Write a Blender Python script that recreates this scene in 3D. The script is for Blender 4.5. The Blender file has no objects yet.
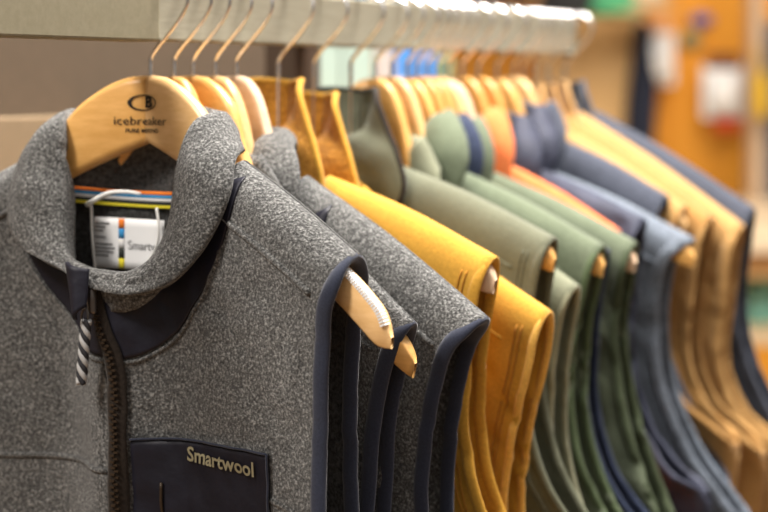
import bpy, bmesh, math, random
from mathutils import Vector, noise
R = math.radians
sc = bpy.context.scene
COL = sc.collection
random.seed(7)

# ------------------------------------------------------------------ camera, light, exposure
EYE = 1.55
cam = bpy.data.cameras.new('camera'); cam_o = bpy.data.objects.new('camera', cam); COL.objects.link(cam_o)
cam_o.location = (0, 0, EYE); cam_o.rotation_euler = (R(90), 0, 0)
cam.lens = 75; cam.sensor_width = 36; cam.shift_y = -176 / 768; cam.clip_start = .05
cam.dof.use_dof = True; cam.dof.focus_distance = 1.13; cam.dof.aperture_fstop = 3.6
sc.camera = cam_o

w = bpy.data.worlds.new('shop_air'); sc.world = w; w.use_nodes = True
wn = w.node_tree; bgn = wn.nodes['Background']
tc = wn.nodes.new('ShaderNodeTexCoord'); sx = wn.nodes.new('ShaderNodeSeparateXYZ'); rp = wn.nodes.new('ShaderNodeValToRGB')
wn.links.new(tc.outputs['Generated'], sx.inputs[0]); wn.links.new(sx.outputs['Z'], rp.inputs[0]); wn.links.new(rp.outputs[0], bgn.inputs[0])
rp.color_ramp.elements[0].position = 0; rp.color_ramp.elements[0].color = (.22, .19, .16, 1)
rp.color_ramp.elements[1].position = .6; rp.color_ramp.elements[1].color = (1, .95, .9, 1)
bgn.inputs[1].default_value = .74

def area(name, loc, aim, size, power, color):
    l = bpy.data.lights.new(name, 'AREA'); l.shape = 'RECTANGLE'; l.size, l.size_y = size; l.energy = power; l.color = color
    o = bpy.data.objects.new(name, l); COL.objects.link(o); o.location = loc
    o.rotation_euler = (Vector(aim) - Vector(loc)).to_track_quat('-Z', 'Y').to_euler()
area('ceiling_lamp_over_rack', (.35, 1.55, 3.1), (.0, 1.35, 1.4), (.9, .9), 128, (1, .94, .87))
area('ceiling_lamp_over_aisle', (-1.3, .2, 3.0), (-.1, 1.25, 1.35), (.5, .5), 46, (1, .93, .85))
area('ceiling_lamp_over_wall', (1.2, 3.6, 3.0), (1.2, 5.0, 1.4), (1.2, .8), 32, (1, .88, .72))

sc.view_settings.view_transform = 'Standard'; sc.view_settings.look = 'None'
sc.view_settings.gamma = 1; sc.view_settings.use_curve_mapping = False
sc.view_settings.exposure = .1

# ------------------------------------------------------------------ materials
def new_mat(name, col, rough=.8, metal=0, sheen=0, spec=.3):
    m = bpy.data.materials.new(name); m.use_nodes = True
    b = m.node_tree.nodes['Principled BSDF']
    b.inputs['Base Color'].default_value = (*col, 1); b.inputs['Roughness'].default_value = rough
    b.inputs['Metallic'].default_value = metal; b.inputs['Specular IOR Level'].default_value = spec
    if sheen: b.inputs['Sheen Weight'].default_value = sheen; b.inputs['Sheen Roughness'].default_value = .5
    return m
def speckle(name, stops, scale, detail=3, rough=.95, bump=.4, dist=.002, sheen=.0, stretch=(1, 1, 1), spec=.1, big=None):
    """noise-driven colour + bump in object coordinates"""
    m = new_mat(name, stops[0][1], rough, sheen=sheen, spec=spec); nt = m.node_tree; b = nt.nodes['Principled BSDF']
    t = nt.nodes.new('ShaderNodeTexCoord'); mp = nt.nodes.new('ShaderNodeMapping'); mp.inputs['Scale'].default_value = stretch
    n = nt.nodes.new('ShaderNodeTexNoise'); n.inputs['Scale'].default_value = scale; n.inputs['Detail'].default_value = detail
    r = nt.nodes.new('ShaderNodeValToRGB')
    nt.links.new(t.outputs['Object'], mp.inputs[0]); nt.links.new(mp.outputs[0], n.inputs['Vector']); nt.links.new(n.outputs['Fac'], r.inputs[0])
    e = r.color_ramp.elements
    while len(e) < len(stops): e.new(.5)
    for k, (p, c) in enumerate(stops): e[k].position = p; e[k].color = (*c, 1)
    n.inputs['Roughness'].default_value = .62
    out = r.outputs[0]
    if big:
        n2 = nt.nodes.new('ShaderNodeTexNoise'); n2.inputs['Scale'].default_value = big[0]; n2.inputs['Detail'].default_value = 2
        nt.links.new(t.outputs['Object'], n2.inputs['Vector'])
        mr = nt.nodes.new('ShaderNodeMapRange'); mr.inputs[1].default_value = .3; mr.inputs[2].default_value = .7
        mr.inputs[3].default_value = 1 - big[1]; mr.inputs[4].default_value = 1 + big[1]
        nt.links.new(n2.outputs['Fac'], mr.inputs[0])
        mx = nt.nodes.new('ShaderNodeVectorMath'); mx.operation = 'SCALE'
        nt.links.new(out, mx.inputs[0]); nt.links.new(mr.outputs[0], mx.inputs['Scale']); out = mx.outputs[0]
    nt.links.new(out, b.inputs['Base Color'])
    if bump:
        bp = nt.nodes.new('ShaderNodeBump'); bp.inputs['Strength'].default_value = bump; bp.inputs['Distance'].default_value = dist
        nt.links.new(n.outputs['Fac'], bp.inputs['Height']); nt.links.new(bp.outputs[0], b.inputs['Normal'])
    return m
def cloth(name, col, var=.12, scale=500, bump=.25, sheen=.15, rough=.9):
    a = tuple(c * (1 - var) for c in col); z = tuple(c * (1 + var) for c in col)
    return speckle(name, [(.35, a), (.65, z)], scale, 2, rough, bump, .001, sheen, big=(18, .08))
def nylon(name, col, rough=.45, spec=.5):
    return speckle(name, [(.3, tuple(c * .8 for c in col)), (.7, tuple(c * 1.25 for c in col))], 40, 3, rough, .35, .004, 0, spec=spec)

M = {}
M['fleece'] = speckle('grey_fleece', [(.33, (.020, .0205, .021)), (.45, (.070, .070, .069)), (.55, (.145, .145, .141)), (.68, (.38, .38, .37))], 500, 5, 1, .9, .003, .25, big=(9, .12))
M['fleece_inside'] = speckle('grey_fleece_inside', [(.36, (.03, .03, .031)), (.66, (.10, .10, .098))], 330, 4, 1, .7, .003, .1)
M['binding'] = cloth('navy_binding', (.026, .031, .052), .15, 700, .2, .3)
M['nylon'] = nylon('black_nylon', (.011, .011, .019), .5, .28)
M['nylon_blue'] = nylon('blue_black_nylon', (.02, .021, .034), .5, .3)
M['mustard'] = cloth('mustard_canvas', (.54, .285, .04), .10, 420, .3, .12)
M['mustard_cord'] = speckle('mustard_lining', [(.3, (.26, .105, .012)), (.7, (.62, .29, .04))], 260, 4, .95, .8, .003, .2)
M['olive'] = cloth('olive_canvas', (.135, .142, .098), .10, 420)
M['olive_pale'] = cloth('pale_olive_canvas', (.21, .22, .15), .10, 420)
M['forest'] = cloth('forest_green_canvas', (.07, .09, .05), .12, 300)
M['sage'] = cloth('sage_green_canvas', (.125, .15, .10), .12, 300)
M['navy'] = cloth('navy_cloth', (.03, .04, .075), .2, 300)
M['orange'] = cloth('orange_cloth', (.72, .19, .06), .1, 300)
M['puffer'] = nylon('slate_navy_shell', (.045, .05, .078), .62, .22)
M['charcoal'] = cloth('charcoal_cloth', (.062, .07, .095), .2, 300)
M['steel'] = cloth('steel_grey_cloth', (.15, .175, .215), .25, 260)
M['darkgrey'] = cloth('dark_grey_cloth', (.035, .038, .045), .2, 300)
M['caramel'] = cloth('caramel_canvas', (.45, .26, .095), .12, 300)
M['caramel_deep'] = cloth('deep_caramel_canvas', (.36, .19, .06), .12, 300)
M['zip_tape'] = cloth('brown_zip_tape', (.024, .018, .014), .3, 500)
M['zip_teeth'] = new_mat('zip_teeth', (.05, .034, .022), .4, .3)
M['metal'] = new_mat('polished_steel', (.92, .92, .92), .22, 1)
M['gunmetal'] = new_mat('gunmetal', (.18, .16, .15), .3, .9)
M['brass'] = new_mat('worn_brass', (.5, .36, .2), .3, .8)
M['cord'] = new_mat('grey_cord', (.45, .45, .45), .8)
M['cord_dark'] = new_mat('dark_cord', (.03, .03, .035), .8)
M['white'] = new_mat('white_plastic', (.85, .85, .83), .5)
M['paper'] = new_mat('white_label', (.86, .87, .88), .7)
M['ink'] = new_mat('dark_ink', (.015, .013, .012), .6)
M['ink_grey'] = new_mat('grey_ink', (.16, .16, .17), .6)
M['print'] = new_mat('khaki_print', (.30, .27, .17), .6)
for n, c in dict(t_orange=(.85, .22, .03), t_blue=(.05, .30, .62), t_white=(.75, .75, .75), t_black=(.03, .035, .03), t_yellow=(.75, .65, .04)).items():
    M[n] = new_mat('woven_' + n[2:], c, .8)
def wood(name, a, b, rough=.35, stretch=(3, 30, 30), scale=6, coat=.3):
    m = speckle(name, [(.3, a), (.7, b)], scale, 4, rough, .05, .001, 0, stretch, spec=.4)
    m.node_tree.nodes['Principled BSDF'].inputs['Coat Weight'].default_value = coat
    m.node_tree.nodes['Principled BSDF'].inputs['Coat Roughness'].default_value = .25
    return m
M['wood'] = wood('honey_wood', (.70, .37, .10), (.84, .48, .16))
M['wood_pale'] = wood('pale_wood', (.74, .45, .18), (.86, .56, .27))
M['wood_pink'] = wood('raw_pale_wood', (.68, .46, .29), (.80, .60, .43), .6, coat=0)
M['wood_amber'] = wood('amber_wood', (.58, .29, .07), (.70, .38, .11))
M['bar'] = speckle('greige_bar', [(.3, (.29, .27, .205)), (.7, (.35, .325, .25))], 30, 3, .55, .05, .001, 0, (1, 1, 12), spec=.3)
M['bar_sleeve'] = speckle('greige_sleeve', [(.3, (.25, .225, .15)), (.7, (.29, .26, .18))], 200, 3, .6, .05, .001, 0, spec=.3)

# ------------------------------------------------------------------ helpers
def tag(o, label=None, cat=None, group=None, kind=None):
    if label: o['label'] = label
    if cat: o['category'] = cat
    if group: o['group'] = group
    if kind: o['kind'] = kind
    return o
def empty(name, loc, rz=0):
    o = bpy.data.objects.new(name, None); COL.objects.link(o); o.location = loc; o.rotation_euler = (0, 0, rz)
    o.empty_display_size = .05; return o
def mesh_obj(name, verts, faces, mat, parent=None, smooth=True):
    me = bpy.data.meshes.new(name); me.from_pydata([tuple(v) for v in verts], [], faces); me.update()
    mats = mat if isinstance(mat, list) else [mat]
    for m in mats: me.materials.append(m)
    if smooth: me.polygons.foreach_set('use_smooth', [True] * len(me.polygons))
    o = bpy.data.objects.new(name, me); COL.objects.link(o)
    if parent: o.parent = parent
    return o
def solid(o, th, offset=0):
    m = o.modifiers.new('thickness', 'SOLIDIFY'); m.thickness = th; m.offset = offset; return o
def bevel(o, wd, seg=2):
    m = o.modifiers.new('bevel', 'BEVEL'); m.width = wd; m.segments = seg; m.limit_method = 'ANGLE'; return o
def grid(name, fn, nu, nv, mat, parent=None, th=.003, offset=0, close_u=False):
    V = [fn(i / nu, j / nv) for j in range(nv + 1) for i in range(nu + 1)]
    F = [(j * (nu + 1) + i, j * (nu + 1) + i + 1, (j + 1) * (nu + 1) + i + 1, (j + 1) * (nu + 1) + i) for j in range(nv) for i in range(nu)]
    o = mesh_obj(name, V, F, mat, parent)
    if th: solid(o, th, offset)
    return o
def box(name, c, d, mat, parent=None, bv=.002):
    x, y, z = c; a, b, e = d[0] / 2, d[1] / 2, d[2] / 2
    V = [(x + i * a, y + j * b, z + k * e) for i in (-1, 1) for j in (-1, 1) for k in (-1, 1)]
    F = [(0, 1, 3, 2), (4, 6, 7, 5), (0, 4, 5, 1), (2, 3, 7, 6), (0, 2, 6, 4), (1, 5, 7, 3)]
    o = mesh_obj(name, V, F, mat, parent, False)
    if bv: bevel(o, bv)
    return o
class Spl:
    """centripetal-ish catmull-rom through points, parameter 0..1 by chord length"""
    def __init__(s, pts):
        s.p = [Vector(p) for p in pts]; s.k = [0]
        for a, b in zip(s.p, s.p[1:]): s.k.append(s.k[-1] + max((b - a).length, 1e-6))
        s.k = [x / s.k[-1] for x in s.k]
    def __call__(s, x):
        x = min(max(x, 0), 1); i = 0
        while i < len(s.p) - 2 and x > s.k[i + 1]: i += 1
        p1, p2 = s.p[i], s.p[i + 1]; h = s.k[i + 1] - s.k[i]; t = (x - s.k[i]) / h
        m1 = (p2 - s.p[i - 1]) / (s.k[i + 1] - s.k[i - 1]) if i > 0 else (p2 - p1) / h
        m2 = (s.p[i + 2] - p1) / (s.k[i + 2] - s.k[i]) if i + 2 < len(s.p) else (p2 - p1) / h
        t2, t3 = t * t, t * t * t
        return p1 * (2 * t3 - 3 * t2 + 1) + m1 * h * (t3 - 2 * t2 + t) + p2 * (3 * t2 - 2 * t3) + m2 * h * (t3 - t2)
def tube(name, pts, rad, mat, parent=None, seg=10, closed=False, n=None):
    if n:
        s = Spl(pts); pts = [s(i / n) for i in range(n + 1)]
    pts = [Vector(p) for p in pts]; N = len(pts); V = []; F = []
    up = None
    for i, p in enumerate(pts):
        t = (pts[min(i + 1, N - 1)] - pts[max(i - 1, 0)]).normalized()
        if up is None: up = t.orthogonal().normalized()
        a = (up - t * up.dot(t)).normalized(); up = a; b = t.cross(a)
        r = rad(i / (N - 1)) if callable(rad) else rad
        for k in range(seg):
            q = 2 * math.pi * k / seg; V.append(p + (a * math.cos(q) + b * math.sin(q)) * r)
    for i in range(N - 1):
        for k in range(seg): F.append((i * seg + k, i * seg + (k + 1) % seg, (i + 1) * seg + (k + 1) % seg, (i + 1) * seg + k))
    F.append(tuple(range(seg))[::-1]); F.append(tuple((N - 1) * seg + k for k in range(seg)))
    return mesh_obj(name, V, F, mat, parent)
def ribbon(name, pts, inward, ha, hn, mat, parent=None, seg=12):
    """closed loop with elliptical section; inward(p, tangent) gives the wide axis"""
    N = len(pts); V = []; F = []
    for i, p in enumerate(pts):
        t = (pts[(i + 1) % N] - pts[i - 1]).normalized(); a = inward(p, t); a = (a - t * a.dot(t)).normalized(); b = t.cross(a)
        c = p + a * ha * .75
        for k in range(seg):
            q = 2 * math.pi * k / seg; V.append(c + a * math.cos(q) * ha + b * math.sin(q) * hn)
    for i in range(N):
        for k in range(seg): F.append((i * seg + k, i * seg + (k + 1) % seg, (i + 1) % N * seg + (k + 1) % seg, (i + 1) % N * seg + k))
    return mesh_obj(name, V, F, mat, parent)
def lathe(name, prof, mat, parent=None, seg=28, loc=(0, 0, 0)):
    V = [(loc[0] + r * math.cos(2 * math.pi * k / seg), loc[1] + r * math.sin(2 * math.pi * k / seg), loc[2] + z) for r, z in prof for k in range(seg)]
    F = [(i * seg + k, i * seg + (k + 1) % seg, (i + 1) * seg + (k + 1) % seg, (i + 1) * seg + k) for i in range(len(prof) - 1) for k in range(seg)]
    F += [tuple(range(seg))[::-1], tuple((len(prof) - 1) * seg + k for k in range(seg))]
    return mesh_obj(name, V, F, mat, parent)
def writing(name, body, size, fn, mat, parent, xs=1, weight=0, align='CENTER'):
    """lettering as real flat mesh laid on a surface by fn(x, y) -> point"""
    cu = bpy.data.curves.new(name, 'FONT'); cu.body = body; cu.size = size; cu.align_x = align; cu.align_y = 'CENTER'; cu.offset = weight; cu.resolution_u = 3
    o = bpy.data.objects.new(name, cu); COL.objects.link(o); bpy.context.view_layer.update()
    me = bpy.data.meshes.new_from_object(o.evaluated_get(bpy.context.evaluated_depsgraph_get()))
    bpy.data.objects.remove(o); bpy.data.curves.remove(cu)
    for v in me.vertices: v.co = fn(v.co.x * xs, v.co.y)
    me.materials.clear(); me.materials.append(mat); me.name = name
    t = bpy.data.objects.new(name, me); COL.objects.link(t); t.parent = parent
    return t
def smooth01(a, b, x):
    x = min(max((x - a) / (b - a), 0), 1); return x * x * (3 - 2 * x)

# rail frame: d metres along the rail from the first hanger, s across it towards the aisle, z above eye height
RA = R(-30)
def rail(d, s=0, z=0):
    return Vector((-.181 + .5 * d + .866 * s, 1.24 + .866 * d - .5 * s, EYE + z))

# ------------------------------------------------------------------ the setting
def plank_mat(name, a, b, width, rough=.5, axis='X'):
    m = speckle(name, [(.3, a), (.7, b)], 4, 4, rough, .02, .001, 0, (6, 6, .6) if axis == 'X' else (.6, 6, 6), spec=.3)
    return m
M['wall_wood'] = plank_mat('honey_wall_panel', (.70, .28, .02), (.80, .35, .035), .2)
M['wall_wood_pale'] = plank_mat('pale_wall_panel', (.74, .46, .19), (.84, .55, .25), .2)
M['taupe'] = speckle('taupe_panel', [(.3, (.105, .078, .055)), (.7, (.115, .085, .06))], 60, 3, .8, .1, .001, 0)
M['tan'] = speckle('tan_ledge', [(.3, (.24, .175, .11)), (.7, (.26, .19, .12))], 60, 3, .8, .1, .001, 0)
M['floor'] = plank_mat('oak_floor', (.26, .15, .07), (.36, .21, .10), .2, .4, 'Y')
M['umber'] = new_mat('umber_metal', (.075, .05, .035), .5)
f = box('floor', (.5, 3, -.05), (9, 10, .1), M['floor'], bv=0); tag(f, kind='structure')
f = box('wall_back', (1.2, 5.6, 1.6), (7, .1, 3.2), M['wall_wood'], bv=0); tag(f, kind='structure')
f = box('trim_1', (.70, 5.50, 1.6), (.36, .08, 3.2), M['wall_wood_pale'], bv=.004); tag(f, kind='structure')

# taupe partition behind the rail, in the rail's own direction
pr = empty('wall_left', (0, 0, 0)); tag(pr, kind='structure')
def rail_box(name, d0, d1, s0, s1, z0, z1, mat, parent=None, bv=.002):
    o = box(name, ((s0 + s1) / 2, (d0 + d1) / 2, (z0 + z1) / 2), (s1 - s0, d1 - d0, z1 - z0), mat, parent, bv)
    o.location = (-.181, 1.24, EYE); o.rotation_euler = (0, 0, RA); return o
a = rail_box('panel', -.8, .70, -.42, -.36, -EYE, .75, M['taupe'], pr)
b = rail_box('ledge', -.8, .33, -.36, -.325, -EYE, -.037, M['tan'], pr)

# hanging rail
rr = empty('hanging_rail', rail(0, -.002, .055), 0)
tag(rr, 'greige rectangular rail that carries all the wooden hangers', 'clothes rail')
def rail_part(name, *a, **k):
    o = rail_box(name, *a, **k); o.parent = rr; o.matrix_parent_inverse = rr.matrix_world.inverted(); return o
bpy.context.view_layer.update()
rail_part('bar', -.01, .812, -.014, .008, .0305, .0755, M['bar'])
rail_part('bar_sleeve', -.8, -.004, -.018, .013, .0295, .0775, M['bar_sleeve'])
rail_part('end_cap', .812, .817, -.0155, .0095, .029, .077, M['bar_sleeve'])
rail_part('post', .435, .485, -.19, -.15, -EYE, .066, M['umber'])
rail_part('bracket', .43, .455, -.15, -.014, .036, .064, M['umber'])
rail_part('post', -.74, -.70, -.03, .01, -EYE, .03, M['umber'])

# ------------------------------------------------------------------ hangers
BEND = .22
def soft(s): return math.sqrt(s * s + .0004) - .02
HUP = [(0, .004), (.02, .0015), (.04, -.0068), (.06, -.0215), (.08, -.046), (.1, -.0665), (.13, -.0855), (.16, -.1015), (.19, -.1185), (.21, -.131), (.228, -.1445), (.240, -.156), (.247, -.172)]
HLO = [(0, -.049), (.03, -.061), (.06, -.0745), (.1, -.0955), (.14, -.119), (.196, -.151), (.22, -.168), (.236, -.179), (.2462, -.180)]
def lin(tab, x):
    for (a, b), (c, e) in zip(tab, tab[1:]):
        if x <= c: return b + (e - b) * (x - a) / (c - a)
    return tab[-1][1]
def wing(sp, end=None, gap=.007, hump=.004, steep=False):
    """hanger outline that carries the shoulder line of a vest"""
    end = end or sp.S[0] + .002; n = sp.N
    up = [(0, hump), (.018, hump - .0025), (.034, hump - .011), (.048, hump - .025)] if hump > -.005 else [(0, hump), (.02, hump - .010), (.035, (hump + n[1]) / 2 - .012)]
    if steep: up = [(0, hump), (.015, hump - .003), (.028, hump - .018), (.040, hump - .050), (.056, min(hump - .084, n[1] - .004))]
    elif n[0] > .066 and hump > -.005: up.append((.062, (hump - .025 + n[1] - gap) / 2))
    for q in (.12, .35, .6, .85):
        p = sp.T(q)
        if p.x < end - .02: up.append((p.x, p.y - gap))
    sl = (sp.S[1] - sp.T(.7).y) / (sp.S[0] - sp.T(.7).x)
    ez = sp.S[1] - gap + sl * (end - sp.S[0])
    up += [(end - .010, ez - sl * .010), (end - .002, ez - .004), (end, ez - .010)]
    lo = [(0, hump - .05), (.03, hump - .063), (.055, min(hump - .078, n[1] - .03))]
    for q in (.3, .6, .85):
        p = sp.T(q)
        if p.x < end - .03: lo.append((p.x, p.y - gap - .030 + .004 * q))
    lo += [(end - .012, ez - sl * .012 - .024), (end - .003, ez - .021)]
    return up, lo
def make_hanger(d, mat, label, scale=1.0, yaw=0, drop=0, teeth=False, mark=False, matL=None, tilt=0, shape=None):
    UP_, LO_ = shape or (HUP, HLO)
    root = empty('wooden_hanger', rail(d, 0, drop), RA + R(yaw)); root.rotation_euler[1] = R(tilt)
    tag(root, label, 'clothes hanger', None)
    up, lo = Spl([(x, z, 0) for x, z in UP_]), Spl([(x, z, 0) for x, z in LO_])
    th = .0065
    for sg in (1, -1):
        V = []; F = []; n = 64
        for i in range(n + 1):
            q = i / n; a, b = up(q), lo(q)
            # rounded blunt end
            sec = [(a.lerp(b, x), y) for x, y in ((0, 0), (.035, .75), (.12, 1), (.88, 1), (.965, .75), (1, 0), (.965, -.75), (.88, -1), (.12, -1), (.035, -.75))]
            k = 1 if q < .93 else math.sqrt(max(.08, 1 - ((q - .93) / .07) ** 2))
            for p, y in sec:
                x = p.x * scale; V.append((sg * x, -BEND * x + y * th * k, p.y * scale))
        m = len(sec)
        for i in range(n):
            for j in range(m):
                qd = (i * m + j, i * m + (j + 1) % m, (i + 1) * m + (j + 1) % m, (i + 1) * m + j); F.append(qd if sg < 0 else qd[::-1])
        F.append(tuple(range(m))); F.append(tuple(n * m + j for j in range(m)))
        arm = mesh_obj('arm', V, F, (matL or mat) if sg < 0 else mat, root)
        if teeth:
            Vt = []; Ft = []
            for i in range(22):
                q = .81 + i * .0075; p = up(q); p2 = up(q + .0042); x = p.x * scale; z = p.y * scale
                dx, dz = (p2.x - p.x), (p2.y - p.y)
                nx, nz = -dz, dx; l = math.hypot(nx, nz); nx /= l; nz /= l
                for yy in (-.0072, -.0005):
                    for e, g in ((0, .0011), (1, .0011), (1, -.003), (0, -.003)):
                        Vt.append((sg * (x + e * dx + nx * g), -BEND * x + yy, z + e * dz + nz * g))
                k = len(Vt) - 8
                Ft += [(k, k + 1, k + 2, k + 3), (k + 7, k + 6, k + 5, k + 4)] + [(k + j, k + 4 + j, k + 4 + (j + 1) % 4, k + (j + 1) % 4) for j in range(4)]
            mesh_obj('grip_strip', Vt, Ft, M['paper'], root, False)
    hk = tube('hook', [(0, 0, UP_[0][1] - .008), (0, 0, .009), (.0002, 0, .0165), (.004, 0, .0225), (.0165, 0, .035), (.0275, 0, .0465), (.0345, 0, .057), (.0355, 0, .066), (.031, 0, .0738), (.021, 0, .0788), (.008, 0, .0795), (-.006, 0, .0775), (-.015, 0, .0705), (-.018, 0, .062), (-.0175, 0, .056)],
              .0019, M['metal'], root, 10, n=70)
    if drop: pass
    if mark:
        fs = lambda x, y: Vector((x, -BEND * abs(x) - th - .0009, y))
        cx, cz = -.0005, -.0175
        # oval emblem: thick ring with a pinched right side
        V = []; F = []; N = 48
        for i in range(N):
            q = 2 * math.pi * i / N; c, s_ = math.cos(q), math.sin(q)
            wdt = .0012 + .0016 * max(0, -c)
            V += [fs(cx + .0138 * c, cz + .0062 * s_), fs(cx + (.0138 - wdt) * c + .0006 * (c < 0), cz + (.0062 - .0009) * s_)]
        for i in range(N): j = (i + 1) % N; F.append((2 * i, 2 * i + 1, 2 * j + 1, 2 * j))
        mesh_obj('emblem', V, F, M['ink'], root, False)
        writing('emblem', 'B', .0115, lambda x, y: fs(cx + .0052 + x, cz + y), M['ink'], root, 1.25, .0005)
        writing('printed_name', 'icebreaker', .0092, lambda x, y: fs(cx + x, -.0318 + y), M['ink'], root, 1.3, 0)
        writing('printed_name', 'PURE MERINO', .0042, lambda x, y: fs(cx + .0005 + x, -.0392 + y), M['ink'], root, 1.2, .0001)
    return root

# ------------------------------------------------------------------ vests
class Shape:
    def __init__(s, N=(.085, -.062), S=(.197, -.126), sag=.004, arm=None, zh=-.64, sh=.27, zf=-.155, zb=-.085, hf=.022, hb=.016, bulge=.02, r=.03,
                 wr=.004, seed=0, quilt=0, cut=0, ntw=.0, flare=0, crease=.0022):
        s.N, s.S, s.hf, s.hb, s.bulge, s.r, s.wr, s.seed, s.quilt, s.bend = N, S, hf, hb, bulge, r, wr, seed, quilt, BEND
        s.flare = flare; s.crease = crease
        mid = ((N[0] + S[0]) / 2, (N[1] + S[1]) / 2 + sag)
        s.T = Spl([(*N, 0), (*mid, 0), (*S, 0)]); s.Tp = [s.T(i / 16) for i in range(17)]
        arm = arm or [(-.006, -.022), (-.012, -.05), (-.016, -.085), (-.017, -.14), (.0, -.195), (.032, -.235), (.07, -.262)]
        A = [(*S, 0)] + [(S[0] + a + cut, S[1] + b, 0) for a, b in arm]
        U = A[-1]; s.U = U
        s.O = Spl(A + [(U[0] - .004, U[1] - .06, 0), (sh, (U[1] + zh) / 2, 0), (sh, zh, 0)]); s.wU = s.O.k[len(A) - 1]
        s.IF = Spl([(*N, 0), (N[0] * .9, N[1] + (zf - N[1]) * .4, 0), (N[0] * .6, N[1] + (zf - N[1]) * .82, 0), (.012, zf, 0), (0, zf - .012, 0), (0, (zf + zh) / 2, 0), (0, zh, 0)])
        s.IB = Spl([(*N, 0), (N[0] * .7, N[1] + (zb - N[1]) * .7, 0), (.012, zb, 0), (0, zb - .004, 0), (0, (zb + zh) / 2, 0), (0, zh, 0)])
    def rnd(s, x, z):
        p = Vector((x, z, 0)); d = 1
        if z > s.S[1] - .08:
            for a, b in zip(s.Tp, s.Tp[1:]):
                e = b - a; k = min(max((p - a).dot(e) / e.dot(e), 0), 1); d = min(d, (a + e * k - p).length)
        q = min(d / s.r, 1); return math.sqrt(max(0, 1 - (1 - q) ** 2))
    def pt(s, I, u, w):
        h0, h1 = s.T(u), Vector((s.O(1).x * u, s.O(1).y, 0))
        a, b = I(w), s.O(w)
        return a.lerp(b, u) + h0.lerp(h1, w) - (I(0).lerp(s.O(0), u)).lerp(I(1).lerp(s.O(1), u), w)
    def depth(s, x, z, front, u=0, w=0, sg=1):
        Rn = s.rnd(x, z)
        side = 1
        if w > s.wU - .05: side = 1 - smooth01(s.wU - .05, s.wU + .04, w) * (1 - math.sqrt(max(0, 1 - u ** 6)))
        k = Rn * side
        t = -s.bend * soft(x)
        n = noise.noise(Vector((sg * x * 11, z * 4.0 + s.seed * 7.3, s.seed * 3.1 + front * 5))) + .5 * noise.noise(Vector((sg * x * 26 + z * 9, z * 14 + s.seed, front * 3 + s.seed)))
        n2 = noise.noise(Vector((sg * x * 60 + z * 30, z * 45 - x * 20, s.seed * 2.0)))
        n3 = noise.noise(Vector((sg * x * 24 + z * 16, z * 11 - x * 6, s.seed * 5.7 + front * 2)))
        cr = max(0, 1 - abs(n3) * 5.0) ** 2 * smooth01(.035, .075, s.N[1] + (s.S[1] - s.N[1]) * min(max((x - s.N[0]) / (s.S[0] - s.N[0]), 0), 1) - z)
        fd = .25 + .75 * smooth01(.03, .08, s.N[1] + (s.S[1] - s.N[1]) * min(max((x - s.N[0]) / (s.S[0] - s.N[0]), 0), 1) - z)
        wv = (n * s.wr + n2 * s.wr * .3) * k * fd - cr * s.crease * k * (-1 if front else 1)
        if s.quilt:
            q = abs(math.sin(math.pi * (z - .25 * (x - .1)) / s.quilt)) ** .5
            h = (s.hf if front else s.hb) * (.60 + .40 * q); wv += n2 * .003
        else: h = s.hf if front else s.hb
        if front: return t - h * k - s.bulge * math.exp(-(x / .035) ** 2) * Rn + wv - s.flare * smooth01(.1, .2, x) * Rn
        return t + h * k + wv
    def f(s, x, z, off=0, sg=1):
        """point on the front cloth at (x, z), lifted towards the viewer by off; x may be negative"""
        return Vector((x, s.depth(abs(x), z, 1, 0, 0, 1 if x >= 0 else -1) - off, z))

# shawl-like collar edges (right half), local s, t, z
E1 = [(0, -.060, -.1425), (.028, -.060, -.1420), (.046, -.054, -.130), (.052, -.043, -.108), (.0525, -.036, -.083), (.0530, -.031, -.058), (.057, -.028, -.041), (.064, -.025, -.029), (.071, -.012, -.024), (.064, .010, -.025), (.045, .020, -.023), (.025, .026, -.020), (0, .028, -.020)]
E2 = [(0, -.0675, -.1545), (.035, -.068, -.1565), (.067, -.064, -.147), (.088, -.056, -.126), (.102, -.050, -.101), (.108, -.044, -.078), (.104, -.034, -.060), (.097, -.018, -.053), (.085, .002, -.053), (.06, .026, -.058), (.03, .038, -.064), (0, .040, -.066)]
def collar(root, mat, sx=1, sz=1, dz=0, st=1, dt=0, th=.004, bl=.010, name='collar', tweak=None, rim=None, E1=E1, E2=E2, split=False, cols=90, wr=.0025, seed=0, left=None):
    AR, BR = Spl(E1), Spl(E2)
    AL, BL = (Spl(left[0]), Spl(left[1])) if left else (AR, BR)
    def fn(u, v):
        x = abs(2 * u - 1); sg = 1 if u >= .5 else -1
        a, b = (AR, BR) if sg > 0 else (AL, BL)
        p, q = a(x), b(x)
        e = q - p; tg = (a(min(x + .02, 1)) - a(max(x - .02, 0)))
        n = e.cross(tg)
        if n.length > 0: n.normalize()
        if n.dot(Vector((p.x * 2, p.y * 1.0 - .03 * (x < .6), .05))) < 0: n = -n
        if v < .22:                                            # rolls inside to the neck seam
            k = 1 - v / .22; r = p + Vector((-.004 * k if p.x > .01 else 0, .006 * k if x < .5 else -.004 * k, -.028 * k))
        else:
            k = (v - .22) / .78; bb = bl * (.10 + .90 * smooth01(.15, .42, x)) * (1 - .8 * smooth01(.46, .64, x)); r = p.lerp(q, k) + n * bb * math.sin(math.pi * min(k * 1.02, 1)) ** .8
            r += Vector((0, -1, 0)) * wr * noise.noise(Vector((sg * x * 9, k * 2.5, seed))) * math.sin(math.pi * k)
        r = Vector((sg * r.x * sx, r.y * st + dt, r.z * sz + dz))
        return tweak(r, sg, x) if tweak else r
    o = grid(name, fn, cols, 16, mat, root, th)
    if rim:
        pts = [fn(i / 120, 1) for i in range(121)]
        tube('collar_edge', pts, rim[1], rim[0], root, 8)
    return o, fn
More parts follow.
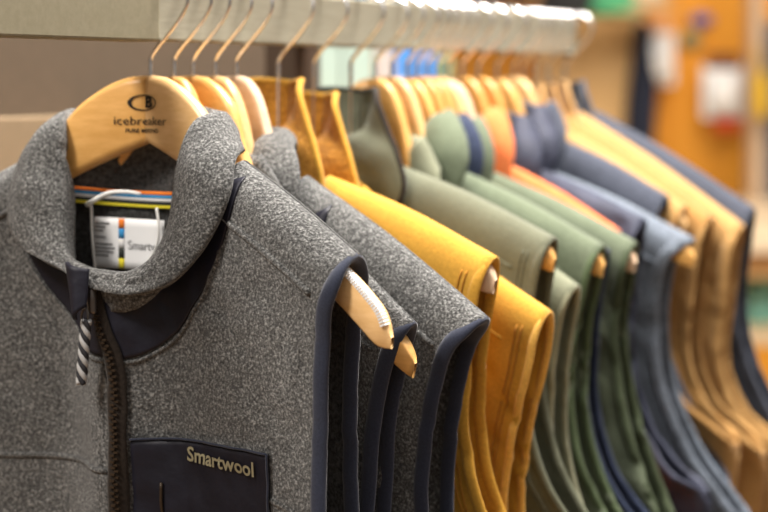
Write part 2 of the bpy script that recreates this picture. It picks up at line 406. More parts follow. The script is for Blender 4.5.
def make_vest(d, label, mat, sp, inside=None, binding=None, ba=.006, bn=.0028, yaw=0, drop=0, col=None, th=.003, nu=26, nv=64, shift=0, group=None, back=None, seam=True, name='vest', patch=None):
    root = empty(name, rail(d, shift, drop), RA + R(yaw)); tag(root, label, 'vest', group)
    for sg in (1, -1):
        fo = []
        for front in (1, 0):
            I = sp.IF if front else sp.IB
            def fn(u, v):
                w = v ** 1.35; p = sp.pt(I, u, w); return (sg * p.x, sp.depth(p.x, p.y, front, u, w, sg), p.y)
            grid('front_panel' if front else 'back_panel', fn, nu, nv, mat if front else (back or mat), root, th)
        pts = []
        n = 46
        def edge(k, front):
            w = sp.wU * k; q = sp.O(w); return Vector((sg * q.x, sp.depth(q.x, q.y, front, 1, w, sg), q.y))
        pts = [edge((i / n) ** 1.35, 1) for i in range(n)] + [edge((i / n) ** 1.35, 0) for i in range(n, 0, -1)]
        C = Vector((sg * .03, -.02, -.30))
        def inw(p, t):
            base = Vector((-sg * 1, 0, -.35 if p.z > sp.S[1] - .02 else (.0 if p.z > sp.U[1] + .10 else -.9)))
            return base
        ribbon('armhole_binding', pts, inw, ba, bn, binding or mat, root)
        if seam:                                                # raised seam parallel to the shoulder
            ps = []
            for i in range(30):
                q = sp.T(i / 29 * .84 + .03); x, z = q.x - .012, q.y - .034
                ps.append(Vector((sg * x, sp.depth(x, z, 1, 0, 0, sg) - .0012, z)))
            tube('shoulder_seam', ps, .0026 if binding is M['binding'] else .0016, mat, root, 8)
    return root

print('base ok')
# ================================================================== first vest, in full detail
def body(N, S, **k): return Shape(N=N, S=S, **k)
sp1 = Shape(N=(.100, -.0600), S=(.212, -.1205), sag=.002, arm=[(-.003, -.018), (-.010, -.042), (-.014, -.096), (-.014, -.173), (-.003, -.24), (.03, -.295), (.06, -.32)],
            zf=-.155, zb=-.088, hf=.023, hb=.020, bulge=.034, wr=.006, seed=1, r=.034, crease=.0015)
v1 = make_vest(0, 'grey fleece vest with black chest pocket and striped neck tape, nearest on the rail', M['fleece'], sp1,
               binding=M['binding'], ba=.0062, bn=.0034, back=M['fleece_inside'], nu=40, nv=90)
def right_tweak(r, sg, x):
    return Vector((r.x, r.y, r.z - .001 * smooth01(.5, .65, x))) if sg > 0 else r
E1L = [(0, -.060, -.1425), (.0097, -.061, -.1414), (.033, -.057, -.1335), (.0460, -.048, -.1105), (.0535, -.040, -.0884), (.0600, -.032, -.0658), (.0640, -.030, -.0428), (.0680, -.025, -.0300), (.073, -.010, -.025), (.064, .010, -.025), (.045, .018, -.022), (.025, .026, -.020), (0, .028, -.020)]
E2L = [(0, -.0675, -.1545), (.012, -.068, -.1500), (.0314, -.066, -.1425), (.050, -.064, -.1375), (.079, -.058, -.1275), (.0960, -.052, -.1095), (.101, -.044, -.0860), (.096, -.034, -.0560), (.089, -.020, -.044), (.080, .002, -.048), (.06, .026, -.058), (.03, .038, -.064), (0, .040, -.066)]
collar(v1, M['fleece'], tweak=right_tweak, th=.0055, bl=.009, cols=140, seed=3, left=(E1L, E2L))

# inside of the standing collar, behind the hanger
def neck_back(u, v):
    x = -.082 + .145 * u; q = (u - .5) * 2
    return (x, .020 - .030 * q * q + .006 * (1 - v), -.030 - .062 * v - .006 * (1 - q * q) * 0)
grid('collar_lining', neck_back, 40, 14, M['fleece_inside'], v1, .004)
# striped neck tape
stripes = ['t_orange', 't_blue', 't_white', 't_black', 't_yellow']
def tape_z(x): return -.0822 - .0055 * (1 - ((x + .01) / .075) ** 2)
for k, m in enumerate(stripes):
    def fn(u, v, k=k):
        x = -.080 + .140 * u; q = (u - .5) * 2
        return (x, .0155 - .030 * q * q - .0005 * v, tape_z(x) - .0026 * (k + v) )
    grid('neck_tape_stripe', fn, 30, 2, M[m], v1, .0012)
# woven care label
LY = .0055
def lab(x, y): return Vector((x, LY - .002 - .012 * ((x + .02) / .05) ** 2 * .3, y))
lb = grid('care_label', lambda u, v: lab(-.0575 + .069 * u, -.1085 - .040 * v), 12, 6, M['paper'], v1, .0008)
for k, m in enumerate(['t_orange', 't_blue', 't_white', 't_black', 't_yellow']):
    grid('colour_block', lambda u, v, k=k: lab(-.0335 + .0055 * u, -.1090 - .0078 * (k + v)) + Vector((0, -.0008, 0)), 2, 2, M[m], lb, .0004)
writing('printed_text', 'Smartwool', .0098, lambda x, y: lab(-.0245 + x, -.1295 + y) + Vector((0, -.0011, 0)), M['ink_grey'], lb, 1.0, 0, 'LEFT')
for z_, wd in ((-.1125, .013), (-.1155, .009), (-.1185, .007), (-.1235, .010), (-.1290, .016), (-.1320, .018), (-.1350, .017), (-.1380, .012)):   # illegible small print
    grid('printed_text', lambda u, v: lab(-.0555 + wd * u, z_ - .0011 * v) + Vector((0, -.0010, 0)), 4, 1, M['ink_grey'], lb, .0003)
# white tag string
tube('tag_string', [(-.055, .0, -.150), (-.0565, -.002, -.125), (-.0565, -.003, -.104), (-.0555, -.005, -.0985)], .0011, M['white'], v1, 8, n=24)
tube('tag_string', [(-.0585, -.006, -.0985), (-.050, -.007, -.0945), (-.036, -.006, -.0885), (-.020, -.004, -.0872), (-.008, -.002, -.0885)], lambda q: .0022 - .0009 * q, M['white'], v1, 8, n=24)
tube('tag_string', [(.006, .000, -.099), (.0095, -.002, -.112), (.009, -.003, -.126), (.002, -.003, -.138), (-.006, -.003, -.148)], .0011, M['white'], v1, 8, n=24)

def patch(name, mat, left, right, n=24, m=18, off=.0015, th=.002, parent=None, sp=sp1):
    a, b = Spl([(*p, 0) for p in left]), Spl([(*p, 0) for p in right])
    def fn(u, v):
        p = a(v).lerp(b(v), u); return sp.f(p.x, p.y, off)
    return grid(name, fn, n, m, mat, parent or v1, th)
# black nylon yoke both sides of the zip
patch('yoke', M['nylon'], [(-.004, -.151), (.030, -.153), (.062, -.140), (.086, -.108), (.0985, -.074)], [(.006, -.2065), (.012, -.2075), (.030, -.203), (.058, -.184), (.084, -.148), (.106, -.102), (.113, -.070)], 18, 44, .0026)
patch('yoke', M['nylon'], [(-.0045, -.151), (-.030, -.150), (-.062, -.138), (-.085, -.112), (-.092, -.100)], [(.0055, -.2065), (-.018, -.2025), (-.048, -.181), (-.074, -.155), (-.096, -.120), (-.098, -.108)], 16, 36, .0026)
# yoke seams, chest pocket
def seam(pts, r, mat, sp=sp1, off=.002, name='seam', parent=None):
    s_ = Spl([(*p, 0) for p in pts]); q = [s_(i / 60) for i in range(61)]
    return tube(name, [sp.f(p.x, p.y, off) for p in q], r, mat, parent or v1, 8)
seam([(.104, -.078), (.102, -.105), (.085, -.149), (.060, -.186), (.031, -.206), (.014, -.2105)], .0016, M['fleece'])
seam([(-.096, -.13), (-.076, -.157), (-.050, -.184), (-.020, -.2055), (.004, -.2105)], .0016, M['fleece'])
pk = patch('chest_pocket', M['nylon'], [(.0235, -.2655), (.0235, -.30), (.0235, -.36)], [(.146, -.262), (.146, -.30), (.146, -.36)], 40, 20, .0035)
seam([(.0235, -.2655), (.06, -.2635), (.10, -.2625), (.146, -.262)], .0009, M['binding'], off=.0055, name='pocket_edge')
seam([(.146, -.262), (.1462, -.30), (.146, -.36)], .0009, M['binding'], off=.0055, name='pocket_edge')
tube('pocket_zip', [sp1.f(.047, z, .006) for z in (-.296, -.31, -.33, -.35)], .0012, M['zip_teeth'], v1, 8, n=12)
writing('printed_name', 'Smartwool', .0148, lambda x, y: sp1.f(.067 + x, -.2735 + y - .03 * x, .0065), M['print'], pk, 1.02, .0003, 'LEFT')
seam([(-.26, -.302), (-.15, -.296), (-.06, -.2915), (.006, -.2905)], .0024, M['fleece'], off=.001)
seam([(.147, -.295), (.165, -.299), (.178, -.305)], .0022, M['fleece'], off=.001)
# vertical fold lines pressed into the right front
seam([(.040, -.215), (.047, -.235), (.050, -.255)], .0012, M['fleece'], off=-.0005)
# front zip
ZP = [(-.008, -.150), (-.003, -.168), (.003, -.186), (.0095, -.205), (.0125, -.225), (.0142, -.255), (.0150, -.32), (.0155, -.45), (.0155, -.638)]
zs = Spl([(*p, 0) for p in ZP])
def zfn(u, v):
    p = zs(v); q = (u - .5) * 2; o = sp1.f(p.x + q * .0068, p.y, .0045 + .0022 * (1 - q * q)); return o
zt = grid('zip_tape', zfn, 8, 80, M['zip_tape'], v1, .0015)
V = []; F = []
for i in range(210):
    p = zs(.01 + i / 212); x = p.x + (.0012 if i % 2 else -.0012); c = sp1.f(x, p.y, .0085)
    k = len(V); a, b, e = .0019, .0008, .00075
    V += [c + Vector((i_ * a, j_ * b, k_ * e)) for i_ in (-1, 1) for j_ in (-1, 1) for k_ in (-1, 1)]
    F += [tuple(k + q for q in fc) for fc in ((0, 1, 3, 2), (4, 6, 7, 5), (0, 4, 5, 1), (2, 3, 7, 6), (0, 2, 6, 4), (1, 5, 7, 3))]
mesh_obj('zip_teeth', V, F, M['zip_teeth'], v1, False)
# placket behind the top of the zip, nylon garage fold
grid('zip_garage', lambda u, v: Vector((-.022 + .022 * u + .012 * v * (1 - u), -.0715 - .006 * math.sin(math.pi * u) - .004 * v, -.1350 - .004 * u - .042 * v * (1 - .35 * u))), 10, 10, M['nylon'], v1, .003)
# slider and pull cord
zc = sp1.f(-.004, -.163, .010)
sl = tube('zip_slider', [zc + Vector((0, 0, .009)), zc + Vector((.0005, 0, 0)), zc + Vector((.0015, 0, -.010))], lambda q: .0045 - .0018 * abs(q - .4), M['gunmetal'], v1, 10, n=10)
tube('pull_ring', [zc + Vector((-.001 + .0032 * math.sin(q), -.006, -.006 - .0065 * (1 - math.cos(q)))) for q in [2 * math.pi * i / 24 for i in range(25)]], .0009, M['gunmetal'], sl, 6)
c0 = zc + Vector((.001, -.007, -.014)); c1 = c0 + Vector((-.004, -.001, -.047))
V = []; F = []
for strand in range(4):
    pts = []
    for i in range(41):
        q = i / 40; c = c0.lerp(c1, q); an = q * 14 + strand * math.pi / 2
        pts.append(c + Vector((math.cos(an) * .0025, math.sin(an) * .0018, 0)))
    tube('pull_cord', pts, .0021, M['cord'] if strand % 2 == 0 else M['cord_dark'], sl, 8)

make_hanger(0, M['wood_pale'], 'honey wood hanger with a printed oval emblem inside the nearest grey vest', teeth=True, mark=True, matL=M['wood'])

# ================================================================== the other vests, near to far
def edge_stitch(root, sp, mat, inset=.016, r=.0007, sgs=(1,)):
    for sg in sgs:
        ps = []
        for i in range(60):
            w = sp.wU * (.02 + .96 * i / 59); p = sp.pt(sp.IF, .92, w) if inset is None else sp.O(w) + Vector((-inset, -.004, 0))
            ps.append(Vector((sg * p.x, sp.depth(p.x, p.y, 1, .9, w, sg) - .0022, p.y)))
        tube('stitching', ps, r, mat, root, 6)
# second fleece, small, mostly hidden
sp2 = Shape(N=(.08, -.082), S=(.228, -.172), arm=[(-.010, -.020), (-.022, -.06), (-.028, -.10), (-.03, -.17), (-.015, -.225), (.02, -.28), (.05, -.30)], hf=.012, hb=.012, bulge=.01, seed=2, zf=-.18, zb=-.10)
v2 = make_vest(.055, 'grey fleece vest wedged between the nearest vest and the large grey one', M['fleece'], sp2, binding=M['binding'], ba=.0065, bn=.003)
collar(v2, M['fleece'], dz=-.035, st=.35, sx=.95, bl=.005)
make_hanger(.055, M['wood'], 'second honey wood hanger, directly behind the one with the emblem', shape=wing(sp2, .233, .014))
# third fleece, large
sp3 = Shape(N=(.078, -.078), S=(.2588, -.1735), sag=.004, arm=[(-.008, -.010), (-.020, -.024), (-.030, -.052), (-.038, -.09), (-.042, -.145), (-.030, -.22), (.0, -.27), (.04, -.29)], hf=.022, hb=.018, bulge=.01, seed=3, r=.04, zf=-.175)
v3 = make_vest(.115, 'large grey fleece vest with a navy bound armhole, right in front of the mustard vests', M['fleece'], sp3, binding=M['binding'], ba=.0062, bn=.0034, nu=36, nv=80)
E1F = [(0, -.045, -.15), (.016, -.045, -.135), (.028, -.042, -.11), (.033, -.038, -.085), (.036, -.034, -.062), (.042, -.026, -.048), (.046, -.008, -.044), (.04, .014, -.042), (0, .022, -.04)]
E2F = [(0, -.05, -.165), (.05, -.052, -.157), (.070, -.05, -.135), (.084, -.046, -.112), (.089, -.040, -.090), (.083, -.032, -.070), (.068, -.018, -.054), (.056, .002, -.054), (.040, .024, -.06), (0, .034, -.064)]
collar(v3, M['fleece'], E1=E1F, E2=E2F, th=.005, bl=.010)
patch('yoke', M['nylon'], [(.0, -.175), (.0, -.19), (.0, -.205)], [(.114, -.098), (.108, -.126), (.02, -.207)], 20, 24, .0026, parent=v3, sp=sp3)
make_hanger(.115, M['wood_pink'], 'unvarnished pale hanger inside the large grey vest', shape=wing(sp3, .225, .009, steep=True))

PT = 'pale tip'
def garment(d, label, mat, N, S, hlabel, hmat='wood', arm=None, sag=.004, hs=.95, hdrop=0, colr=None, cmat=None, stitch=None, bind=None, ba=.0035, bn=.0022, rim=None, name='vest', hump=None, **k):
    ck = {q: k.pop(q) for q in list(k) if q in ('yaw',)}
    kk = dict(hf=.018, hb=.014, bulge=.004, zf=-.17, r=.03, wr=.004); kk.update(k)
    sp = Shape(N=N, S=S, arm=arm, sag=sag, **kk)
    v = make_vest(d, label, mat, sp, binding=bind, ba=ba, bn=bn, nu=24, nv=60, **ck)
    c = dict(dz=-.02, st=.5, sx=.85); c.update(colr or {})
    _, fn = collar(v, cmat or mat, rim=rim, **c)
    if stitch: edge_stitch(v, sp, stitch); edge_stitch(v, sp, stitch, .021)
    make_hanger(d, M[hmat], hlabel, shape=wing(sp, S[0] + (.003 if hs >= 1 else -.02), .006, hump if hump is not None else .004 + hdrop * .3, steep=hump is None))
    return v, sp
M['mustard_edge'] = cloth('mustard_edge', (.74, .42, .09), .1, 400)
M['mustard_thread'] = cloth('mustard_thread', (.40, .17, .015), .1, 400)
M['olive_edge'] = cloth('olive_edge', (.30, .30, .20), .1, 400)
M['forest_edge'] = cloth('forest_edge', (.10, .135, .07), .1, 400)
E1M = [(0, -.030, -.100), (.004, -.032, -.082), (.006, -.030, -.062), (.008, -.024, -.046), (.014, -.008, -.044), (.014, .006, -.048), (0, .014, -.050)]
E2M = [(0, -.036, -.125), (.040, -.043, -.124), (.062, -.043, -.108), (.069, -.040, -.086), (.061, -.036, -.060), (.049, -.030, -.036), (.036, -.022, -.012), (.028, -.008, -.002), (.016, .012, -.001), (0, .020, -.003)]
SHIRT = dict(E1=E1M, E2=E2M, st=1, sx=1, dz=0, th=.004, bl=.006)
garment(.178, 'mustard yellow canvas vest with turned-up collar, in front of the second mustard one', M['mustard'], (.058, -.082), (.233, -.137),
        'pale hanger with a squared white tip poking out of the front mustard vest', 'wood_pink', hs=1.0, hump=-.050, crease=.003, seed=4, cmat=M['mustard_cord'], bind=M['mustard'], ba=.005,
        colr=SHIRT, rim=(M['mustard'], .003), stitch=M['mustard_thread'])
garment(.235, 'mustard yellow canvas vest sagging low behind the first mustard one', M['mustard'], (.06, -.105), (.2556, -.184),
        'honey wood hanger inside the low-hanging mustard vest', 'wood', hs=.95, hump=-.056, crease=.005, wr=.006, seed=5, cmat=M['mustard_cord'], bind=M['mustard_edge'], ba=.0035,
        arm=[(-.004, -.02), (-.009, -.044), (-.024, -.10), (-.0325, -.16), (-.022, -.22), (.01, -.26), (.04, -.28)],
        colr=dict(SHIRT, dz=-.012, sx=1.0), rim=(M['mustard'], .003), stitch=M['mustard_thread'])
garment(.300, 'smooth olive canvas vest with a brown-edged collar, just right of the mustard vests', M['olive'], (.055, -.078), (.228, -.133),
        'honey hanger whose tip shows under the smooth olive shoulder', 'wood', hs=1.0, hump=-.050, seed=6, cmat=M['olive'], bind=M['olive'], ba=.004,
        colr=dict(SHIRT, dz=-.008, sx=1.15), rim=(M['zip_tape'], .0026), stitch=M['olive'])
garment(.345, 'olive vest with a pale folded shoulder hanging low behind the smooth olive one', M['olive_pale'], (.06, -.10), (.230, -.178),
        'honey hanger inside the low olive vest with the pale shoulder', 'wood', hs=.92, hdrop=-.006, seed=7, bind=M['olive_edge'], ba=.003,
        colr=dict(dz=-.030, sx=.75, st=.4))
garment(.408, 'padded forest green vest with a high rounded sage collar', M['sage'], (.05, -.083), (.228, -.149),
        'honey hanger whose tip shows beside the nearer forest green vest', 'wood', hs=1.0, hdrop=-.008, seed=8, crease=.006, bind=M['forest_edge'], ba=.004, wr=.008,
        arm=[(-.008, -.03), (-.020, -.08), (-.024, -.14), (-.010, -.20), (.02, -.25), (.05, -.28)],
        colr=dict(E1=E1F, E2=E2F, st=1, sx=1, dz=.012, bl=.010))
garment(.450, 'slim navy blue vest squeezed between the two green vests', M['navy'], (.05, -.095), (.215, -.158),
        'amber hanger inside the slim navy vest', 'wood_amber', hs=.9, seed=9, hf=.012, hb=.010, bind=M['navy'], colr=dict(E1=E1F, E2=E2F, st=.8, sx=.9, dz=.008))
garment(.492, 'dark green vest with a creased edge, the farther of the two green ones', M['sage'], (.05, -.092), (.226, -.154),
        'pale hanger whose tip shows beside the farther green vest', 'wood_pink', hs=1.0, hdrop=-.01, seed=10, bind=M['forest'], ba=.005, wr=.008, crease=.006,
        arm=[(-.006, -.03), (-.0145, -.08), (-.006, -.146), (.012, -.20), (.032, -.244), (.05, -.27)],
        colr=dict(E1=E1F, E2=E2F, st=.8, sx=.8, dz=.004))
garment(.528, 'bright orange vest showing as a thin stripe behind the green shoulder', M['orange'], (.045, -.083), (.192, -.148),
        'amber hanger inside the bright orange vest', 'wood_amber', hs=.82, seed=11, hf=.012, hb=.010, colr=dict(E1=E1F, E2=E2F, st=.8, sx=.85, dz=.012),
        arm=[(-.008, -.03), (-.016, -.08), (-.010, -.146), (.025, -.22), (.052, -.265), (.07, -.29)])
garment(.566, 'slate navy puffer vest with a thick padded collar, just behind the orange one', M['puffer'], (.05, -.086), (.205, -.139),
        'amber hanger inside the slate navy puffer vest', 'wood_amber', hs=.88, seed=12, quilt=.055, colr=dict(dz=-.014, sx=.82, st=.7, bl=.022), wr=.006, hf=.02)
garment(.612, 'steel grey vest with a dark padded collar and light worn shoulder', M['steel'], (.06, -.095), (.243, -.160),
        'honey hanger tip showing in the armhole of the steel grey vest', 'wood', hs=1.0, hdrop=-.01, seed=13, cmat=M['puffer'], bind=M['steel'], ba=.006,
        arm=[(-.022, -.02), (-.032, -.05), (-.034, -.10), (-.026, -.15), (.004, -.21), (.04, -.25), (.065, -.28)],
        colr=dict(dz=-.004, sx=.80, st=.7, bl=.020))
garment(.655, 'charcoal blue vest with a rounded shoulder, between the steel grey and the first caramel vest', M['charcoal'], (.055, -.063), (.196, -.122),
        'pale hanger tip showing under the charcoal blue shoulder', 'wood_pale', hs=.97, seed=14, colr=dict(dz=.0, sx=.7, st=.6, bl=.016),
        arm=[(-.008, -.03), (-.016, -.08), (-.010, -.146), (.025, -.22), (.052, -.265), (.07, -.29)])
TA = [(-.008, -.03), (-.0147, -.081), (-.020, -.147), (.003, -.198), (.042, -.224), (.06, -.245)]
garment(.680, 'caramel canvas vest next to the charcoal blue one, its pale hanger tip showing', M['caramel'], (.045, -.050), (.208, -.134),
        'pale hanger tip showing beside the first caramel vest', 'wood_pale', hs=1.0, seed=15, arm=TA, hump=-.04, colr=dict(SHIRT, dz=-.004), bind=M['caramel_deep'])
garment(.713, 'deep caramel vest squeezed in the middle of the three caramel ones', M['caramel_deep'], (.045, -.046), (.228, -.146),
        'honey hanger inside the middle caramel vest', 'wood', hs=.93, seed=16, arm=TA, hump=-.04, colr=dict(SHIRT, dz=-.004), bind=M['caramel'])
garment(.748, 'broad caramel canvas vest, the farthest of the three caramel ones', M['caramel'], (.045, -.038), (.252, -.156),
        'honey hanger inside the farthest caramel vest', 'wood', hs=.93, seed=17, arm=TA, wr=.008, hump=-.04, colr=dict(SHIRT, dz=0), bind=M['caramel'], ba=.006)
garment(.798, 'dark blue-grey vest at the far end of the rail', M['charcoal'], (.045, -.038), (.248, -.142),
        'amber hanger inside the last dark vest at the end of the rail', 'wood_amber', hs=.93, seed=18, hump=-.04, colr=dict(SHIRT, dz=.0),
        arm=[(-.006, -.03), (-.014, -.105), (-.004, -.16), (.03, -.222), (.06, -.25)])

# bare hangers pushed in between
class Low(Shape): pass
def bare(d, mat, label, end=.17, low=0, sc_=1):
    make_hanger(d, M[mat], label, shape=wing(Shape(N=(.07, -.095 - low), S=(end, -.165 - low), sag=0), end, .006, steep=True), scale=sc_)
bare(.030, 'wood', 'bare honey hanger right behind the emblem hanger, only its hook showing', .17, -.035, .84)
bare(.085, 'wood_pale', 'bare pale hanger between the second honey one and the unvarnished one', .16, .02)
bare(.377, 'wood_pale', 'bare pale hanger just left of the sage collar', .10, .02)
bare(.430, 'wood_amber', 'bare amber hanger between the sage collar and the navy vest', .11)
bare(.472, 'wood_pale', 'bare pale hanger between the navy vest and the farther green one', .11)

# ================================================================== the shop behind
def mt(n, c, r=.7, **k):
    if n not in M: M[n] = new_mat(n, c, r, **k)
    return M[n]
# low shelf with cartons behind the rail
ds = empty('display_shelf', (0, 2.98, 0)); tag(ds, 'plain wooden shelf holding a row of cartons behind the hangers', 'shelf')
def ch(name, c, d, mat, root, bv=.003):
    o = box(name, c, d, mat, None, bv); o.parent = root; o.matrix_parent_inverse = root.matrix_world.inverted(); return o
bpy.context.view_layer.update()
ch('shelf_board', (-.02, 2.98, EYE - .085), (.44, .26, .03), M['wall_wood_pale'], ds)
ch('side_panel', (-.235, 2.98, .7325), (.02, .26, 1.465), M['wall_wood_pale'], ds)
ch('side_panel', (.195, 2.98, .7325), (.02, .26, 1.465), M['wall_wood_pale'], ds)
def carton(x, wd, h, mat, label, group=None, band=None):
    r = empty('carton', (x, 2.98, EYE - .07)); tag(r, label, 'box', group); bpy.context.view_layer.update()
    ch('body', (x, 2.98, EYE - .07 + h / 2), (wd, .16, h), mat, r)
    ch('lid', (x, 2.98, EYE - .07 + h + .006), (wd + .003, .163, .012), mat, r)
    if band: ch('label_band', (x, 2.898, EYE - .07 + h * .28), (wd * .98, .004, h * .42), band, r, .0005)
mint, blue = mt('mint_card', (.38, .48, .42)), mt('blue_card', (.07, .25, .62))
for x, l in ((-.165, 'pale mint carton at the left end of the shelf, beside the dark post'), (-.105, 'pale mint carton second from the dark post'),
             (-.046, 'pale mint carton beside the pinkish white one')):
    carton(x, .056, .135, mint, l, 'pale mint cartons on the shelf')
carton(.001, .030, .13, mt('blush_card', (.50, .45, .43)), 'narrow pinkish white carton between the mint and the blue ones')
carton(.038, .036, .14, blue, 'blue carton with a white lower band, left one of two', 'blue cartons on the shelf', M['paper'])
carton(.078, .036, .14, blue, 'blue carton with a white lower band, right one of two', 'blue cartons on the shelf', M['paper'])
carton(.112, .024, .13, mt('green_card', (.22, .33, .20)), 'narrow muted green carton right of the blue ones')

# things hung on the far wall
WY = 5.55
def wx(px, y=5.42): return (px - 384) / 1600 * y
def wz(py, y=5.42): return EYE - (py - 80) / 1600 * y
def peg(x, z, root): 
    o = tube('peg', [(x, WY, z), (x, WY - .10, z + .01)], .006, M['metal'], None, 8); o.parent = root; o.matrix_parent_inverse = root.matrix_world.inverted()
def hung(name, label, cat, x, z, group=None):
    r = empty(name, (x, WY - .08, z)); tag(r, label, cat, group); bpy.context.view_layer.update(); return r
def adopt(o, r): o.parent = r; o.matrix_parent_inverse = r.matrix_world.inverted(); return o
# long dark scarf-like garment
def garment_strip(name, label, cat, px, wd, z0, z1, mat, dep=.05):
    x = wx(px); r = hung(name, label, cat, x, z0); peg(x, z1 + .01, r)
    def fn(u, v):
        q = 2 * math.pi * u; k = .35 + .65 * math.sin(math.pi * min(.5, (1 - v) * 1.6)) ** .7 if v > .5 else 1
        return (x + math.cos(q) * wd / 2 * k + .008 * math.sin(v * 9), 5.42 + math.sin(q) * dep * k + .006 * math.sin(4 * q), z0 + (z1 - z0) * v)
    adopt(grid('cloth', fn, 28, 26, mat, None, .004), r)
garment_strip('scarf', 'long dark navy scarf hanging on the far wooden wall', 'scarf', 641, .10, .75, wz(22), mt('far_navy', (.02, .025, .045), .9))
garment_strip('coat', 'slate blue coat hanging at the right edge of the far wall', 'coat', 770, .11, .6, wz(22), mt('far_slate', (.07, .09, .13), .9), .07)
def pack(label, px, py, w_, h_, top, bottom=None, group=None):
    x, z = wx(px), wz(py); r = hung('hang_card', label, 'packet', x, z - h_ / 2, group)
    adopt(box('card', (x, 5.44, z), (w_, .012, h_), M['paper'], None, .004), r)
    adopt(lathe('pouch', [(0, -h_ * .40), (w_ * .36, -h_ * .38), (w_ * .40, -h_ * .1), (w_ * .38, h_ * .3), (0, h_ * .34)], M['paper'], None, 20, (x, 5.43, z)), r)
    adopt(box('header', (x, 5.435, z + h_ / 2 + .015), (w_ * .8, .014, .05), top, None, .003), r)
    if bottom: adopt(box('lower_label', (x + .01, 5.43, z - h_ / 2 - .02), (w_ * .6, .016, .045), bottom, None, .003), r)
    peg(x, z + h_ / 2 + .02, r)
pack('white hanging packet with a peach top, right of the dark scarf', 658, 58, .12, .185, mt('peach_card', (.75, .42, .25)))
pack('white hanging packet with a red bottom label, low on the far wall', 724, 92, .14, .18, mt('maroon_card', (.16, .05, .02)), mt('red_card', (.60, .07, .02)))
def disc(name, label, cat, px, py, rx, rz, mat):
    x, z = wx(px, 5.5), wz(py, 5.5)
    o = lathe(name, [(0, -.006), (.97, -.006), (1, 0), (.97, .006), (0, .006)], mat, None, 36); o.location = (x, 5.544, z); o.rotation_euler = (R(90), 0, 0); o.scale = (rx, rz, 1)
    tag(o, label, cat)
disc('wall_sticker', 'round blue sticker high on the far wooden wall', 'sticker', 704, 20, .042, .026, mt('sticker_blue', (.13, .14, .40)))
disc('wall_sticker', 'grey-green oval sticker below the blue one', 'sticker', 693, 40, .036, .036, mt('sticker_green', (.30, .30, .16)))
pil = box('display_column', (wx(754, 5.3), 5.3, 1.6), (.035, .12, 3.2), mt('beige_paint', (.62, .45, .30)), None, .004)
tag(pil, 'slim beige column in front of the far wall, beside the slate coat', 'column')
yb = hung('pouch', 'yellow pouch hanging low beside the beige column', 'bag', wx(759, 5.2), wz(118, 5.2))
adopt(grid('cloth', lambda u, v: (wx(759, 5.2) + .026 * math.cos(2 * math.pi * u) * (.7 + .3 * math.sin(math.pi * v)), 5.18 + .03 * math.sin(2 * math.pi * u), wz(118, 5.2) + .15 * v), 20, 10, mt('yellow_cloth', (.72, .45, .03)), None, .003), yb)
adopt(tube('strap', [(wx(759, 5.2), 5.18, wz(118, 5.2) + .15), (wx(757, 5.2), 5.2, wz(118, 5.2) + .2), (wx(754, 5.3), 5.235, wz(118, 5.2) + .23)], .005, M['yellow_cloth'], None, 8), yb)
def cap(px, py, mat, label, y=5.25, s=1.0):
    x, z = wx(px, y), wz(py, y); r = empty('cap', (x, y, z)); tag(r, label, 'cap', 'caps pegged along the far wall'); bpy.context.view_layer.update()
    adopt(grid('crown', lambda u, v: (x + s * .10 * math.cos(2 * math.pi * u) * math.cos(v * math.pi / 2) , y + s * .09 * math.sin(2 * math.pi * u) * math.cos(v * math.pi / 2), z + s * .11 * math.sin(v * math.pi / 2)), 28, 10, mat, None, .003), r)
    adopt(grid('brim', lambda u, v: (x + s * (.10 + .07 * v) * math.cos(math.pi * (1 + u)) * .9, y + s * (.09 + .08 * v) * math.sin(math.pi * (1 + u)), z - .02 * v - .01 * abs(u - .5)), 20, 6, mat, None, .004), r)
    o = tube('peg', [(x, WY, z + .06), (x, y + .02, z + .075)], .006, M['metal'], None, 8); adopt(o, r)
darkc = mt('far_dark', (.035, .035, .035), .9)
cap(372, 6, mt('cap_blue', (.10, .30, .50), .9), 'blue cap above the middle of the rail')
cap(500, 2, darkc, 'dark cap above the rail, nearer to the blue one', s=1.1)
cap(572, 12, darkc, 'dark cap beside the green one', s=1.15)
cap(612, 8, mt('cap_green', (.10, .42, .20), .9), 'green cap above the end of the rail', y=5.2, s=.8)
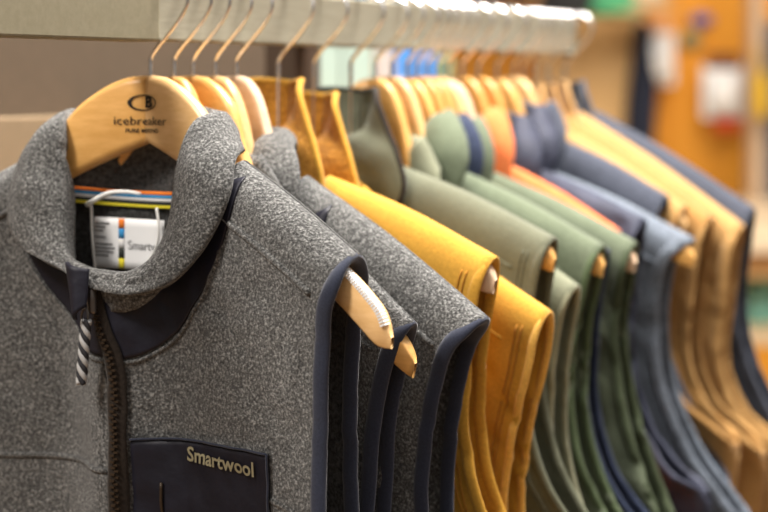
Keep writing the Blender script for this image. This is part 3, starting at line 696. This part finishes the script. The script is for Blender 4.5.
cap(640, 4, mt('cap_beige', (.60, .45, .28), .9), 'beige cap at the right end of the row of caps', s=.9)

# counter at the right
cu = empty('display_counter', (1.45, 4.6, 0)); tag(cu, 'honey wood display counter with an open compartment at the right', 'counter'); bpy.context.view_layer.update()
T_ = EYE - .395
ch('counter_top', (1.45, 4.7, T_ - .02), (1.24, 1.4, .04), mt('pale_laminate', (.80, .66, .46), .35), cu)
ch('side_panel', (.87, 4.75, (T_ - .04) / 2), (.04, 1.25, T_ - .04), M['wall_wood'], cu)
ch('side_panel', (2.03, 4.75, (T_ - .04) / 2), (.04, 1.25, T_ - .04), M['wall_wood'], cu)
ch('fascia', (1.45, 4.09, T_ - .075), (1.20, .03, .07), M['wall_wood_pale'], cu)
ch('back_panel', (1.45, 5.3, .57), (1.12, .02, 1.08), M['wall_wood'], cu)
ch('lower_shelf', (1.45, 4.68, EYE - .66), (1.12, 1.2, .035), mt('pale_shelf', (.78, .60, .36), .5), cu)
ch('front_panel', (1.45, 4.10, (EYE - .68) / 2), (1.12, .03, EYE - .68), M['wall_wood'], cu)
def cup(name, x, y, h, r_, mat, label, cat, prof, capm=None):
    z = EYE - .6425; e = empty(name, (x, y, z)); tag(e, label, cat); bpy.context.view_layer.update()
    adopt(lathe('body', [(a * r_, b * h) for a, b in prof], mat, None, 28, (x, y, z)), e)
    if capm: adopt(lathe('lid', [(0, h * .9), (r_ * .62, h * .9), (r_ * .62, h * 1.04), (0, h * 1.05)], capm, None, 24, (x, y, z)), e)
    return e
cup('bottle', .925, 4.28, .17, .026, mt('bottle_green', (.13, .42, .26), .4), 'green bottle on the lower shelf of the counter', 'bottle', [(0, 0), (.95, 0), (1, .03), (1, .68), (.6, .85), (.55, .93), (0, .93)], M['paper'])
cup('jar', 1.0, 4.25, .14, .052, mt('teal_glaze', (.25, .60, .52), .4), 'pale teal jar on the lower shelf beside the green bottle', 'jar', [(0, 0), (.8, 0), (1, .12), (1, .78), (.7, .92), (0, .92)], mt('jar_lid', (.55, .72, .68), .4))
